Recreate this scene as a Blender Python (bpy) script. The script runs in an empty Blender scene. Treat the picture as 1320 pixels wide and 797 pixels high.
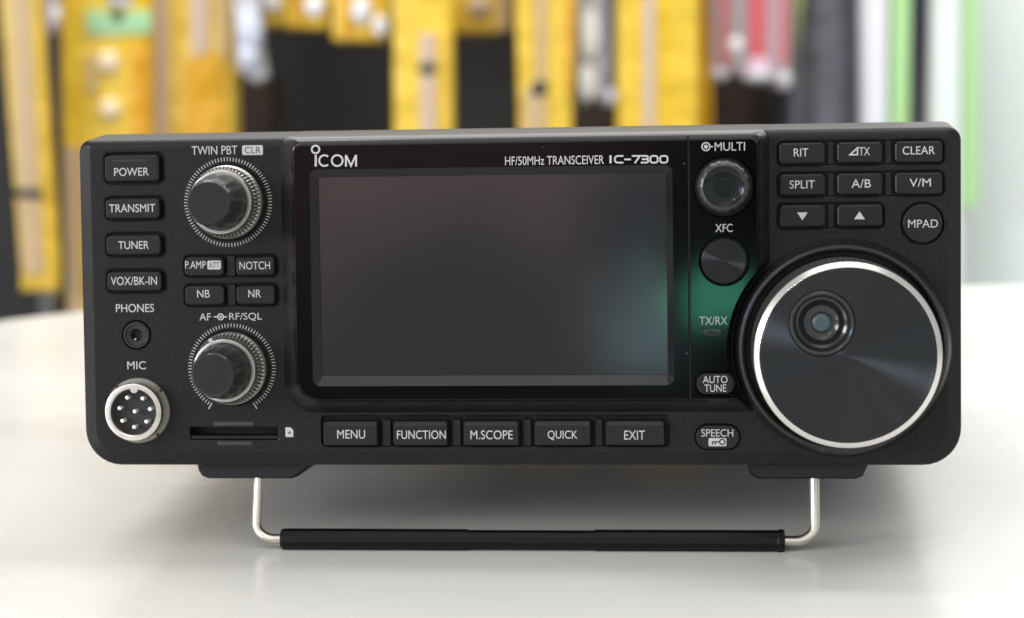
import bpy, bmesh, math, random
from mathutils import Matrix, Vector
random.seed(7)
C = bpy.context.scene.collection
SC = bpy.context.scene
MM = 0.001
TABLE_Z = 0.75
TILT = math.radians(-4.6)            # the stand tips the radio back

# ------------------------------------------------------------------ camera
# the frame of the radio: x right, y into the case, z up, origin on the table under the front panel
ROOT = Matrix.Translation((0, 0, TABLE_Z)) @ Matrix.Rotation(TILT, 4, 'X')
ZOFF = 117.2                          # mm from the top of the panel down to the table, along the panel
F = 2743.97                           # focal length over a picture 1320 wide
CU, CV, CW = 177.548, 19.119, -578.975
R = ((0.99496367, 0.01228749, 0.09948026), (-0.00694095, 0.99852149, -0.05391349), (-0.09999564, 0.05295148, 0.99357788))
right = Vector((R[0][0], R[0][2], -R[0][1])); up = -Vector((R[1][0], R[1][2], -R[1][1])); back = -Vector((R[2][0], R[2][2], -R[2][1]))
cm = Matrix((right, up, back)).transposed().to_4x4()
cm.translation = Vector((CU - 120, CW, ZOFF - CV)) * MM
CAM = ROOT @ cm
cam = bpy.data.cameras.new('camera'); co = bpy.data.objects.new('camera', cam); C.objects.link(co)
co.matrix_world = CAM
cam.sensor_width = 36; cam.lens = 36 * F / 1320
cam.clip_start = 0.02; cam.clip_end = 60
cam.dof.use_dof = True; cam.dof.focus_distance = 0.578; cam.dof.aperture_fstop = 11
cam.dof.aperture_blades = 0
SC.camera = co

# ------------------------------------------------------------------ room light
SC.view_settings.view_transform = 'Standard'; SC.view_settings.look = 'None'
SC.view_settings.exposure = 0.0; SC.view_settings.gamma = 1
W = bpy.data.worlds.new('World'); SC.world = W; W.use_nodes = True
wt = W.node_tree; wt.nodes.clear()
def wn(t, **k):
    n = wt.nodes.new(t)
    for a, b in k.items(): setattr(n, a, b)
    return n
wl = wt.links.new
wout = wn('ShaderNodeOutputWorld'); wbg = wn('ShaderNodeBackground'); wl(wbg.outputs[0], wout.inputs[0])
wtc = wn('ShaderNodeTexCoord')
wno = wn('ShaderNodeTexNoise'); wno.inputs['Scale'].default_value = 26; wno.inputs['Detail'].default_value = 3
wl(wtc.outputs['Generated'], wno.inputs['Vector'])
wsub = wn('ShaderNodeVectorMath', operation='SUBTRACT'); wl(wno.outputs['Color'], wsub.inputs[0]); wsub.inputs[1].default_value = (.5, .5, .5)
wsc = wn('ShaderNodeVectorMath', operation='SCALE'); wl(wsub.outputs[0], wsc.inputs[0]); wsc.inputs['Scale'].default_value = 0.03
wad = wn('ShaderNodeVectorMath', operation='ADD'); wl(wtc.outputs['Generated'], wad.inputs[0]); wl(wsc.outputs[0], wad.inputs[1])
wnm = wn('ShaderNodeVectorMath', operation='NORMALIZE'); wl(wad.outputs[0], wnm.inputs[0])
def lobe(d, a_in, a_out):
    """1 inside a_in degrees of direction d, 0 beyond a_out."""
    d = Vector(d).normalized()
    dot = wn('ShaderNodeVectorMath', operation='DOT_PRODUCT'); wl(wnm.outputs[0], dot.inputs[0]); dot.inputs[1].default_value = d
    ac = wn('ShaderNodeMath', operation='ARCCOSINE', use_clamp=False); wl(dot.outputs['Value'], ac.inputs[0])
    mr = wn('ShaderNodeMapRange', interpolation_type='SMOOTHSTEP'); wl(ac.outputs[0], mr.inputs['Value'])
    mr.inputs['From Min'].default_value = math.radians(a_in); mr.inputs['From Max'].default_value = math.radians(a_out)
    mr.inputs['To Min'].default_value = 1; mr.inputs['To Max'].default_value = 0
    return mr.outputs['Result']
def pdir(du, dv):
    """room direction seen mirrored in the panel, du right and dv down per unit towards the viewer"""
    return (ROOT.to_3x3() @ Vector((du, -1, -dv))).normalized()
# shop interior round the table: pale walls and ceiling, with dark, bright and coloured patches added for fill and reflections
acc = wn('ShaderNodeRGB'); acc.outputs[0].default_value = (.54, .53, .515, 1); acc = acc.outputs[0]
def mixin(fac, col, op='MIX'):
    global acc
    m = wn('ShaderNodeMix', data_type='RGBA', blend_type=op)
    wl(fac, m.inputs['Factor']); wl(acc, m.inputs[6]); m.inputs[7].default_value = (*col, 1)
    acc = m.outputs[2]
mixin(lobe((0, 0, 1), 10, 75), (.62, .61, .59))
mixin(lobe((0, -.34, 1), 10, 30), (2.3, 2.28, 2.2))
mixin(lobe((-.1, -1, .85), 7, 17), (3.4, 3.36, 3.25))
mixin(lobe((0, 1, .55), 15, 45), (1.9, 1.87, 1.83))
mixin(lobe((0, 0, -1), 30, 85), (.45, .44, .42))
mixin(lobe((0, -1, -.05), 30, 75), (1.05, 1.04, 1.01))
mixin(lobe((-1, -.5, .1), 15, 40), (1.1, 1.07, 1.03))
mixin(lobe((.75, -1, .1), 5, 40), (1.0, 1.12, 1.12))
mixin(lobe(pdir(-.06, .03), 7, 15), (.10, .10, .10))
mixin(lobe(pdir(-.13, -.005), 2.5, 9), (1.10, .72, .71))
mixin(lobe(pdir(-.13, .075), 2, 6), (.26, .265, .28))
mixin(lobe(pdir(-.040, .015), .5, 3), (.22, .25, .30))
mixin(lobe(pdir(-.034, .062), .3, 2.4), (.95, 1.45, 1.6))
mixin(lobe(pdir(-.001, .049), .92, 1.02), (2.3, 12.5, 7.8))
mixin(lobe(pdir(.004, .064), .25, .33), (.12, .16, .16))
mixin(lobe(pdir(-.60, -.13), .9, 1.9), (30, 60, 140))  # small bright spots added to draw streaks on the brushed dial
mixin(lobe(pdir(-.38, -.50), .7, 1.4), (110, 110, 104))
wl(acc, wbg.inputs['Color']); wbg.inputs['Strength'].default_value = 1.0

def area(name, loc, aim, sx, sy, power, col=(1, 1, 1)):
    l = bpy.data.lights.new(name, 'AREA'); l.shape = 'RECTANGLE'; l.size = sx; l.size_y = sy; l.energy = power; l.color = col
    o = bpy.data.objects.new(name, l); C.objects.link(o); o.location = loc
    o.rotation_euler = (Vector(aim) - Vector(loc)).to_track_quat('-Z', 'Y').to_euler()
    return o
area('ceiling_or_fill_lamp', (-.70, .98, TABLE_Z + 1.95), (0, 0, TABLE_Z), .9, .5, 9, (1, .985, .95))
area('ceiling_or_fill_lamp', (.25, .35, TABLE_Z + 1.7), (.3, 1.7, TABLE_Z + .2), 1.8, .3, 20, (1, .985, .95))  # added fill aimed at the display wall to brighten the packets
area('ceiling_or_fill_lamp', (-2.3, -1.7, TABLE_Z + .80), (0, 0, TABLE_Z), 1.2, .7, 50, (1, .985, .95))  # added low fill from the left front, lightens the shade under the radio
area('ceiling_or_fill_lamp', (1.15, 1.1, TABLE_Z + 1.1), (.95, 1.5, TABLE_Z - .05), .9, .4, 8.5, (.95, .98, 1))  # added fill close to the right wall to brighten it

# ------------------------------------------------------------------ materials
def mat(name, col, rough=.5, metal=0, ior=1.5, spec=None, bump=None, coat=0, noise=None, aniso=None, trans=0, smudge=None):
    m = bpy.data.materials.new(name); m.use_nodes = True
    nt = m.node_tree; b = nt.nodes['Principled BSDF']
    b.inputs['Base Color'].default_value = (*col, 1); b.inputs['Roughness'].default_value = rough
    b.inputs['Metallic'].default_value = metal; b.inputs['IOR'].default_value = ior
    if spec is not None: b.inputs['Specular IOR Level'].default_value = spec
    if trans: b.inputs['Transmission Weight'].default_value = trans
    if coat: b.inputs['Coat Weight'].default_value = coat; b.inputs['Coat Roughness'].default_value = .08
    tc = nt.nodes.new('ShaderNodeTexCoord')
    if noise:                                          # (scale, second colour, low, high, stretch)
        sc_, c2, lo, hi, st = noise
        mp = nt.nodes.new('ShaderNodeMapping'); mp.inputs['Scale'].default_value = st; nt.links.new(tc.outputs['Object'], mp.inputs[0])
        n = nt.nodes.new('ShaderNodeTexNoise'); n.inputs['Scale'].default_value = sc_; n.inputs['Detail'].default_value = 5
        nt.links.new(mp.outputs[0], n.inputs['Vector'])
        r = nt.nodes.new('ShaderNodeMapRange'); r.inputs['From Min'].default_value = lo; r.inputs['From Max'].default_value = hi
        nt.links.new(n.outputs['Fac'], r.inputs['Value'])
        mx = nt.nodes.new('ShaderNodeMix'); mx.data_type = 'RGBA'; nt.links.new(r.outputs[0], mx.inputs['Factor'])
        mx.inputs[6].default_value = (*col, 1); mx.inputs[7].default_value = (*c2, 1)
        nt.links.new(mx.outputs[2], b.inputs['Base Color'])
    if bump:                                           # (scale, strength, distance)
        n = nt.nodes.new('ShaderNodeTexNoise'); n.inputs['Scale'].default_value = bump[0]; n.inputs['Detail'].default_value = 2
        nt.links.new(tc.outputs['Object'], n.inputs['Vector'])
        bp = nt.nodes.new('ShaderNodeBump'); bp.inputs['Strength'].default_value = bump[1]; bp.inputs['Distance'].default_value = bump[2]
        nt.links.new(n.outputs['Fac'], bp.inputs['Height']); nt.links.new(bp.outputs[0], b.inputs['Normal'])
    if smudge:                                         # uneven sheen: (scale, least, most roughness)
        n = nt.nodes.new('ShaderNodeTexNoise'); n.inputs['Scale'].default_value = smudge[0]; n.inputs['Detail'].default_value = 6; n.inputs['Distortion'].default_value = 1.2
        nt.links.new(tc.outputs['Object'], n.inputs['Vector'])
        r = nt.nodes.new('ShaderNodeMapRange'); r.inputs['From Min'].default_value = .35; r.inputs['From Max'].default_value = .65
        r.inputs['To Min'].default_value = smudge[1]; r.inputs['To Max'].default_value = smudge[2]
        nt.links.new(n.outputs['Fac'], r.inputs['Value']); nt.links.new(r.outputs[0], b.inputs['Roughness'])
    if aniso:
        tg = nt.nodes.new('ShaderNodeTangent'); tg.direction_type = 'RADIAL'; tg.axis = 'Y'
        b.inputs['Anisotropic'].default_value = aniso; b.inputs['Anisotropic Rotation'].default_value = ROTA; nt.links.new(tg.outputs[0], b.inputs['Tangent'])
    return m
M = {}
ROTA = 0.25                          # the brush marks run round the face
M['panel'] = mat('satin_black_plastic', (.0095, .0095, .010), .34, spec=.21, bump=(2600, .10, .00012), noise=(900, (.014, .014, .0145), .45, .6, (1, 1, 1)))
M['housing'] = mat('satin_housing_plastic', (.014, .0135, .013), .28, spec=.42, bump=(2600, .08, .0001))
M['gloss'] = mat('gloss_black_plastic', (.002, .002, .002), .05, spec=.16, noise=(650, (.16, .16, .16), .755, .775, (1, 1, 1)))
M['trim'] = mat('polished_trim_plastic', (.008, .008, .008), .13)
M['button'] = mat('button_rubber', (.011, .011, .012), .32, spec=.30, bump=(2200, .10, .0001))
M['pocket'] = mat('deep_black_plastic', (.008, .008, .008), .5)
M['print'] = mat('light_grey_print', (.45, .45, .445), .6)
M['dimprint'] = mat('dim_grey_print', (.30, .32, .31), .6)
M['darkprint'] = mat('dark_print', (.03, .03, .03), .6)
M['screen'] = mat('dark_touch_screen', (.014, .0145, .0155), .09, ior=1.62, noise=(900, (.08, .08, .08), .745, .78, (1, 1, 1)), smudge=(35, .03, .085))
M['ring'] = mat('satin_steel_ring', (.38, .37, .35), .30, metal=.9)
M['knob'] = mat('knob_plastic', (.026, .026, .026), .30, bump=(1500, .06, .0001))
M['knobface'] = mat('knob_face_plastic', (.015, .016, .017), .36, spec=.25, bump=(1800, .08, .0001))
M['silver'] = mat('polished_silver', (.76, .75, .735), .20, metal=1)
M['chrome'] = mat('nickel_plating', (.72, .68, .62), .30, metal=1, noise=(300, (.55, .50, .44), .5, .8, (1, 1, 1)))
M['bezel'] = mat('satin_bezel_plastic', (.007, .007, .007), .20, spec=.35)
M['tab'] = mat('grey_tab_plastic', (.035, .035, .034), .35)
M['nut'] = mat('dark_nickel', (.22, .21, .19), .4, metal=.9)
M['pin'] = mat('bright_pin', (.92, .92, .90), .35, metal=.6)
M['dial'] = mat('brushed_dial_face', (.036, .037, .040), .34, metal=.85, aniso=1, noise=(700, (.16, .16, .16), .74, .78, (1, 1, 1)))
M['dialside'] = mat('dial_side_rubber', (.035, .035, .035), .42)
M['cup'] = mat('dimple_plastic', (.018, .018, .019), .14)
M['blue'] = mat('dimple_centre', (.05, .075, .09), .25)
M['case'] = mat('painted_case', (.05, .05, .05), .5, bump=(900, .2, .0002))
M['foot'] = mat('foot_plastic', (.010, .0095, .009), .45, spec=.3, bump=(1400, .1, .0001))
M['wire'] = mat('stainless_wire', (.66, .62, .55), .30, metal=1)
M['sleeve'] = mat('black_rubber_sleeve', (.004, .004, .004), .45, spec=.2, bump=(1200, .15, .0002))
M['table'] = mat('white_laminate', (.70, .69, .668), .26, ior=1.45, noise=(14, (.675, .665, .642), .4, .7, (1, 1, 1)), bump=(60, .03, .0006), smudge=(9, .20, .30))

# ------------------------------------------------------------------ helpers
def S(px, py, h=0.0):
    """place on the panel (mm right of its middle, mm above the table) measured h mm in front of its face"""
    a, b = (px - 660) / F, (py - 398.5) / F
    d = [R[0][i] * a + R[1][i] * b + R[2][i] for i in range(3)]
    t = (-h - CW) / d[2]
    return CU + t * d[0] - 120, ZOFF - (CV + t * d[1])
def L(x, z, h): return (x * MM, -h * MM, z * MM)
def link(name, me, m=None, parent=None):
    if m is not None:
        for q in (m if isinstance(m, (list, tuple)) else [m]): me.materials.append(q)
    o = bpy.data.objects.new(name, me); C.objects.link(o)
    if parent: o.parent = parent
    if any(p.use_smooth for p in me.polygons):
        md = o.modifiers.new('normals', 'WEIGHTED_NORMAL'); md.mode = 'FACE_AREA'; md.keep_sharp = True; md.weight = 50
    return o
def finish(bm, name, angle=30, normals=True):
    if normals: bmesh.ops.recalc_face_normals(bm, faces=bm.faces)
    me = bpy.data.meshes.new(name); bm.to_mesh(me); bm.free()
    if angle:
        for p in me.polygons: p.use_smooth = True
        me.set_sharp_from_angle(angle=math.radians(angle))
    return me
def rrect(x0, x1, z0, z1, r=1.0, n=6):
    """rounded rectangle; r may be four radii: bottom-left, bottom-right, top-right, top-left"""
    rs = r if isinstance(r, (tuple, list)) else (r,) * 4
    out = []
    for (cx, cz, sx, sz, a0), q in zip(((x0, z0, 1, 1, 180), (x1, z0, -1, 1, 270), (x1, z1, -1, -1, 0), (x0, z1, 1, -1, 90)), rs):
        q = max(q, .02)
        for i in range(n + 1):
            a = math.radians(a0 + 90 * i / n)
            out.append((cx + sx * q + q * math.cos(a), cz + sz * q + q * math.sin(a)))
    return out
def circ(cx, cz, r, n=48): return [(cx + r * math.cos(2 * math.pi * i / n), cz + r * math.sin(2 * math.pi * i / n)) for i in range(n)]
def loft(bm, rings, mats=None, caps=(True, True)):
    vs = [[bm.verts.new(L(x, z, h)) for x, z in pts] for pts, h in rings]
    n = len(vs[0])
    for k in range(len(vs) - 1):
        for i in range(n):
            f = bm.faces.new((vs[k][i], vs[k][(i + 1) % n], vs[k + 1][(i + 1) % n], vs[k + 1][i]))
            if mats: f.material_index = mats[k]
    if caps[0]: bm.faces.new(vs[0][::-1])
    if caps[1]:
        f = bm.faces.new(vs[-1])
        if mats: f.material_index = mats[-1]
    return vs
def lathe(bm, prof, cx, cz, n=72, mats=None, caps=(True, True)):
    """profile of (radius, height[, tooth depth, teeth]) turned about the panel's normal"""
    rings = []
    for p in prof:
        r, h = p[:2]; amp, T = (p[2], p[3]) if len(p) > 2 else (0, 0)
        rings.append(([(cx + (r + amp * math.cos(T * 2 * math.pi * i / n)) * math.cos(2 * math.pi * i / n),
                        cz + (r + amp * math.cos(T * 2 * math.pi * i / n)) * math.sin(2 * math.pi * i / n)) for i in range(n)], h))
    return loft(bm, rings, mats, caps)
def solid(name, rings, m, parent, angle=30, **k):
    bm = bmesh.new(); loft(bm, rings, **k); return link(name, finish(bm, name, angle), m, parent)
def turned(name, prof, cx, cz, m, parent, angle=30, n=72, **k):
    bm = bmesh.new(); lathe(bm, prof, cx, cz, n, **k); return link(name, finish(bm, name, angle), m, parent)
def cut(o, bm, angle=30):
    """carve the closed shapes of bm out of the mesh object o"""
    bmesh.ops.recalc_face_normals(bm, faces=bm.faces)
    me = bpy.data.meshes.new('cutter'); bm.to_mesh(me); bm.free()
    for m in o.data.materials: me.materials.append(m)
    c = bpy.data.objects.new('cutter', me); C.objects.link(c); c.parent = o.parent
    bpy.context.view_layer.update()
    o.modifiers.clear()
    md = o.modifiers.new('cut', 'BOOLEAN'); md.operation = 'DIFFERENCE'; md.object = c; md.solver = 'EXACT'; md.use_self = True
    dg = bpy.context.evaluated_depsgraph_get()
    new = bpy.data.meshes.new_from_object(o.evaluated_get(dg))
    o.modifiers.clear(); o.data = new
    bpy.data.objects.remove(c); bpy.data.meshes.remove(me)
    for p in new.polygons: p.use_smooth = True
    new.set_sharp_from_angle(angle=math.radians(angle))
    wn_ = o.modifiers.new('normals', 'WEIGHTED_NORMAL'); wn_.mode = 'FACE_AREA'; wn_.keep_sharp = True; wn_.weight = 50
def sheet(name, polys, h, m, parent, thick=.04):
    """flat printed marks: list of outlines (mm) lying on the face at height h"""
    bm = bmesh.new()
    for pts in polys:
        vs = [bm.verts.new(L(x, z, h + thick)) for x, z in pts]
        f = bm.faces.new(vs)
    bmesh.ops.recalc_face_normals(bm, faces=bm.faces)
    for f in bm.faces:
        if f.normal.y > 0: f.normal_flip()
    return link(name, finish(bm, name, 0, False), m, parent)
def text(s, box, h, m, parent, name='legend', bold=.0, thick=.04, font_x=1):
    """lettering stretched to the box (px0, py0, px1, py1) measured on the face"""
    cu = bpy.data.curves.new('t', 'FONT'); cu.body = s; cu.size = 1; cu.offset = bold; cu.resolution_u = 5
    o = bpy.data.objects.new('t', cu); C.objects.link(o)
    dg = bpy.context.evaluated_depsgraph_get()
    me = bpy.data.meshes.new_from_object(o.evaluated_get(dg)); bpy.data.objects.remove(o); bpy.data.curves.remove(cu)
    xs = [v.co.x for v in me.vertices]; ys = [v.co.y for v in me.vertices]
    x0, z1 = S(box[0], box[1], h); x1, z0 = S(box[2], box[3], h)
    ax, bx, ay, by = min(xs), max(xs), min(ys), max(ys)
    for v in me.vertices:
        v.co = L(x0 + (v.co.x - ax) / (bx - ax) * (x1 - x0), z0 + (v.co.y - ay) / (by - ay) * (z1 - z0), h + thick)
    me.name = name
    return link(name, me, m, parent)
def stroke(pts, w, closed=False):
    """outline quads of a pen line of width w through pts (mm)"""
    n = len(pts); L_, R_ = [], []
    for i in range(n):
        p = Vector(pts[i])
        a = Vector(pts[(i - 1) % n]) if (closed or i > 0) else None
        b = Vector(pts[(i + 1) % n]) if (closed or i < n - 1) else None
        d1 = (p - a).normalized() if a is not None else None
        d2 = (b - p).normalized() if b is not None else None
        d1 = d1 or d2; d2 = d2 or d1
        t = (d1 + d2)
        t = t.normalized() if t.length > 1e-6 else d1
        nn = Vector((-t.y, t.x)); k = w / 2 / max(.35, nn.dot(Vector((-d1.y, d1.x))))
        L_.append(p + nn * k); R_.append(p - nn * k)
    q = []
    for i in range(n if closed else n - 1):
        j = (i + 1) % n
        q.append([tuple(L_[i]), tuple(R_[i]), tuple(R_[j]), tuple(L_[j])])
    return q
def arc(cx, cz, rx, rz, a0, a1, n=16):
    return [(cx + rx * math.cos(math.radians(a0 + (a1 - a0) * i / n)), cz + rz * math.sin(math.radians(a0 + (a1 - a0) * i / n))) for i in range(n + 1)]
def tag(o, label, cat, group=None):
    o['label'] = label; o['category'] = cat
    if group: o['group'] = group
    return o
def empty(name, mw, label, cat, group=None):
    o = bpy.data.objects.new(name, None); C.objects.link(o); o.matrix_world = mw; o.empty_display_size = .05
    return tag(o, label, cat, group)
def boxrings(x0, x1, z0, z1, r, prof):
    """prof: (inset, height) pairs, inset may be (left, right, bottom, top)"""
    out = []
    for ins, h in prof:
        i = ins if isinstance(ins, tuple) else (ins,) * 4
        out.append((rrect(x0 + i[0], x1 - i[1], z0 + i[2], z1 - i[3], max(r - min(i), .15)), h))
    return out

# ------------------------------------------------------------------ the table and the room behind
ORG = CAM.translation.copy()
def ray(px, py):
    return CAM.to_3x3() @ Vector(((px - 660) / F, -(py - 398.5) / F, -1))
def on_table(px, py):
    d = ray(px, py); t = (TABLE_Z - ORG.z) / d.z; p = ORG + d * t; return (p.x, p.y)
fl = bmesh.new(); bmesh.ops.create_grid(fl, x_segments=1, y_segments=1, size=8)
floor = link('floor', finish(fl, 'floor', 0), mat('dark_floor_tiles', (.06, .058, .055), .4, noise=(3, (.09, .085, .08), .4, .7, (1, 1, 1)))); floor['kind'] = 'structure'

edge = [on_table(*p) for p in ((1700, 352), (1320, 366), (1000, 373), (650, 382), (300, 391), (160, 396), (107, 400), (55, 405.5), (0, 412), (-50, 420), (-95, 431), (-125, 445))]
edge += [(-.62, .05), (-.64, -.38), (.80, -.38), (.86, .60)]
tb = bmesh.new()
def slab(bm, pts, prof):
    vs = []
    c = Vector((sum(p[0] for p in pts) / len(pts), sum(p[1] for p in pts) / len(pts)))
    for ins, z in prof:
        vs.append([bm.verts.new((*(Vector(p) + (c - Vector(p)).normalized() * ins), z)) for p in pts])
    n = len(pts)
    for k in range(len(vs) - 1):
        for i in range(n): bm.faces.new((vs[k][i], vs[k][(i + 1) % n], vs[k + 1][(i + 1) % n], vs[k + 1][i]))
    bm.faces.new(vs[0][::-1]); bm.faces.new(vs[-1])
slab(tb, edge, ((.004, TABLE_Z - .028), (0, TABLE_Z - .024), (0, TABLE_Z - .005), (.0015, TABLE_Z - .0015), (.005, TABLE_Z)))
table = link('table', finish(tb, 'table', 35), M['table'])
tag(table, 'glossy white table under the black radio, with a rounded far corner', 'table')
for lx, ly in ((-.5, -.3), (.7, -.3), (-.25, .32), (.7, .45)):
    lb = bmesh.new(); bmesh.ops.create_cone(lb, cap_ends=True, segments=24, radius1=.02, radius2=.025, depth=TABLE_Z - .0282,
                                            matrix=Matrix.Translation((lx, ly, (TABLE_Z - .0282) / 2)))
    link('leg', finish(lb, 'leg'), M['wire'], table)

FH = -Vector((CAM.col[2].x, CAM.col[2].y, 0)).normalized(); RH = Vector((FH.y, -FH.x, 0))
def BG(px, py, d):
    """metres right of / above the lens on an upright plane d metres away"""
    v = ray(px, py); t = d / v.dot(FH); p = v * t
    return p.dot(RH), p.z
def upright(bm, pts, d, thick, soft=.004):
    """a soft-edged upright thing: outline (metres on the plane) at distance d, thick metres deep"""
    c = Vector((sum(p[0] for p in pts) / len(pts), sum(p[1] for p in pts) / len(pts)))
    w = max(p[0] for p in pts) - min(p[0] for p in pts)
    vs = []
    for ins, dd in ((soft * 1.6, 0), (soft * .5, thick * .14), (0, thick * .5), (soft * .5, thick * .86), (soft * 1.6, thick)):
        row = []
        for x, z in pts:
            x2 = x + (ins if x < c.x else -ins); z2 = z + (ins if z < c.y else -ins)
            row.append(bm.verts.new(ORG + RH * x2 + FH * (d + dd) + Vector((0, 0, z2))))
        vs.append(row)
    n = len(pts)
    for k in range(4):
        for i in range(n): bm.faces.new((vs[k][i], vs[k][(i + 1) % n], vs[k + 1][(i + 1) % n], vs[k + 1][i]))
    bm.faces.new(vs[0][::-1]); bm.faces.new(vs[-1])
def flatshape(name, px, d, thick, m, parent=None, soft=.004, sub=0):
    pts = [BG(x, y, d) for x, y in px]
    bm = bmesh.new(); upright(bm, pts, d, thick, soft)
    return link(name, finish(bm, name, 40), m, parent)
def blob(name, px, py, rx, ry, d, m, parent=None):
    x, z = BG(px, py, d); s = (BG(px + 1, py, d)[0] - x)
    bm = bmesh.new(); bmesh.ops.create_uvsphere(bm, u_segments=20, v_segments=12, radius=1)
    for v in bm.verts:
        v.co = ORG + RH * (x + v.co.x * rx * s) + FH * (d + v.co.y * rx * s * .5) + Vector((0, 0, z + v.co.z * ry * s))
    return link(name, finish(bm, name, 60), m, parent)
ST = (30, 30, 2)
Y = mat('yellow_bag_plastic', (.74, .46, .03), .35, noise=(1, (.80, .54, .08), .35, .65, ST), bump=(38, .55, .012))
YB = mat('bright_yellow_bag', (.78, .49, .022), .35, noise=(1, (.82, .57, .07), .35, .65, ST), bump=(34, .55, .012))
YO = mat('orange_yellow_bag', (.66, .30, .005), .4, noise=(1, (.72, .38, .015), .35, .65, ST), bump=(38, .5, .012))
TAN = mat('tan_contents', (.52, .38, .26), .5, noise=(1, (.62, .44, .20), .35, .65, ST))
PINKTAN = mat('pale_rose_card_and_glint', (.62, .47, .37), .5)
CREAM = mat('cream_glint', (.86, .70, .46), .5)  # painted glint colour for spots on the film
WHT = mat('white_card_and_glint', (.85, .86, .88), .4)  # white contents, also the painted glints
CLR = mat('cloudy_clear_plastic', (.60, .60, .64), .25, noise=(3, (.30, .29, .30), .4, .65, (14, 14, 4)), bump=(60, .6, .012))
CLRB = mat('bluish_clear_plastic', (.62, .66, .78), .2)
NAVY = mat('navy_contents', (.07, .075, .12), .4, noise=(1, (.16, .16, .20), .35, .65, ST))
GRNL = mat('pale_green_label', (.36, .62, .34), .5)
GRN = mat('light_green_edge', (.42, .68, .30), .5)
RED = mat('red_contents', (.68, .07, .10), .45, noise=(1, (.60, .14, .14), .35, .65, ST))
PNK = mat('pink_card', (.80, .55, .68), .4)
MAUVE = mat('mauve_clear_film', (.45, .33, .36), .3)
GRY = mat('grey_streaked_film', (.05, .05, .055), .3, noise=(1, (.16, .16, .19), .40, .60, (60, 60, 3)), bump=(40, .5, .012))
DK = mat('black_board', (.011, .011, .011), .6, noise=(1.5, (.016, .013, .010), .45, .7, (1, 1, 1)))
DKB = mat('dark_brown_board', (.030, .016, .010), .6)
PALE = mat('pale_blue_white_film', (.70, .78, .84), .35, noise=(1, (.80, .76, .80), .4, .6, ST))
PALEG = mat('pale_grey_green_film', (.76, .82, .79), .35, noise=(1, (.78, .82, .80), .35, .65, ST))
WALLW = mat('white_painted_wall', (.84, .85, .845), .7, noise=(4, (.82, .84, .835), .4, .7, (1, 1, 1)))
STEEL = mat('hook_steel', (.5, .5, .5), .3, metal=1)
SMOKE = mat('smoky_grey_film', (.035, .035, .035), .4)

wall = flatshape('display_wall', ((-420, -420), (1222, -420), (1222, 900), (-420, 900)), 2.12, .04, DK)
tag(wall, 'matt black board wall behind the hanging yellow packets', 'wall')
flatshape('board_seam', ((405, -300), (430, -300), (430, 900), (405, 900)), 2.117, .003, mat('seam_black', (.010, .010, .010), .6), wall, .0002)
flatshape('brown_board', ((305, 95), (352, 95), (345, 420), (305, 420)), 2.11, .006, DKB, wall, .001)
flatshape('brown_board', ((742, 120), (800, 120), (800, 420), (742, 420)), 2.11, .006, DKB, wall, .001)
flatshape('brown_board', ((928, 90), (975, 90), (975, 420), (928, 420)), 2.11, .006, DKB, wall, .001)
flatshape('brown_board', ((57, 20), (80, 20), (82, 195), (70, 195)), 2.11, .006, DKB, wall, .001)
side = flatshape('white_wall', ((1180, -420), (1700, -420), (1700, 900), (1180, 900)), 2.06, .04, WALLW)
tag(side, 'plain white wall at the right behind the table', 'wall')

PK = 'packets hanging on the display wall'
def packet(name, label, px, d, thick, m, parts=(), soft=.004, cat='packet', group=PK):
    o = flatshape(name, px, d, thick, m, None, soft); tag(o, label, cat, group)
    top = [p for p in px if p[1] < -20]
    if top:                                            # the hook it hangs from, above the picture
        mx = sum(p[0] for p in top) / len(top); ty = min(p[1] for p in top)
        flatshape('hanging_hook', ((mx - 3, ty + 6), (mx + 3, ty + 6), (mx + 3, ty - 24), (mx - 3, ty - 24)), d + thick * .4, .12, STEEL, o, .0005)
    for p in parts:
        if p[0] == 'blob': blob(p[1], *p[2:6], d - .002, p[6], o)
        else: flatshape(p[0], p[1], d - p[3] if len(p) > 3 else d - .003, .004, p[2], o, .001)
    return o
def col(x0, x1, y0, y1, dx=0): return ((x0, y0), (x1, y0), (x1 + dx, y1), (x0 + dx, y1))

packet('yellow_packet', 'long narrow yellow packet with tan middle and grey band, leftmost, leaning', ((-12, -120), (45, -120), (76, 352), (74, 378), (24, 378), (24, 350)), 1.84, .02, Y,
       (('contents_strip', ((3, -100), (34, -100), (56, 355), (30, 355)), TAN), ('grey_band', ((18, 243), (52, 243), (54, 256), (20, 256)), SMOKE, .005)))
packet('purple_packet', 'small dark purple packet with a white knob, left, between two long yellow packets', ((52, -60), (80, -60), (80, 44), (58, 46)), 1.95, .016, MAUVE,
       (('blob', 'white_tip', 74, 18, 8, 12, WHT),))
packet('yellow_packet', 'broad yellow packet with pale green label above the left end of the radio', ((72, -120), (196, -120), (196, 420), (112, 420), (84, 420), (76, 120)), 1.90, .03, YB,
       (('orange_side', ((168, 58), (192, 58), (192, 400), (172, 400)), YO), ('green_label', ((110, 14), (196, 14), (194, 44), (112, 46)), GRNL),
        ('blob', 'dark_print', 152, 20, 10, 8, SMOKE), ('blob', 'glint_spot', 140, 80, 14, 15, CREAM), ('blob', 'glint_spot', 142, 141, 14, 14, CREAM),  # the two cream spots are highlights on the film, built as blobs
        ('grey_strip', ((110, 70), (124, 70), (126, 120), (112, 120)), TAN), ('card_top', ((136, -60), (170, -60), (170, 8), (138, 8)), CLR),
        ('lower_strip', ((84, 190), (104, 190), (106, 410), (88, 410)), TAN)))
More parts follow.
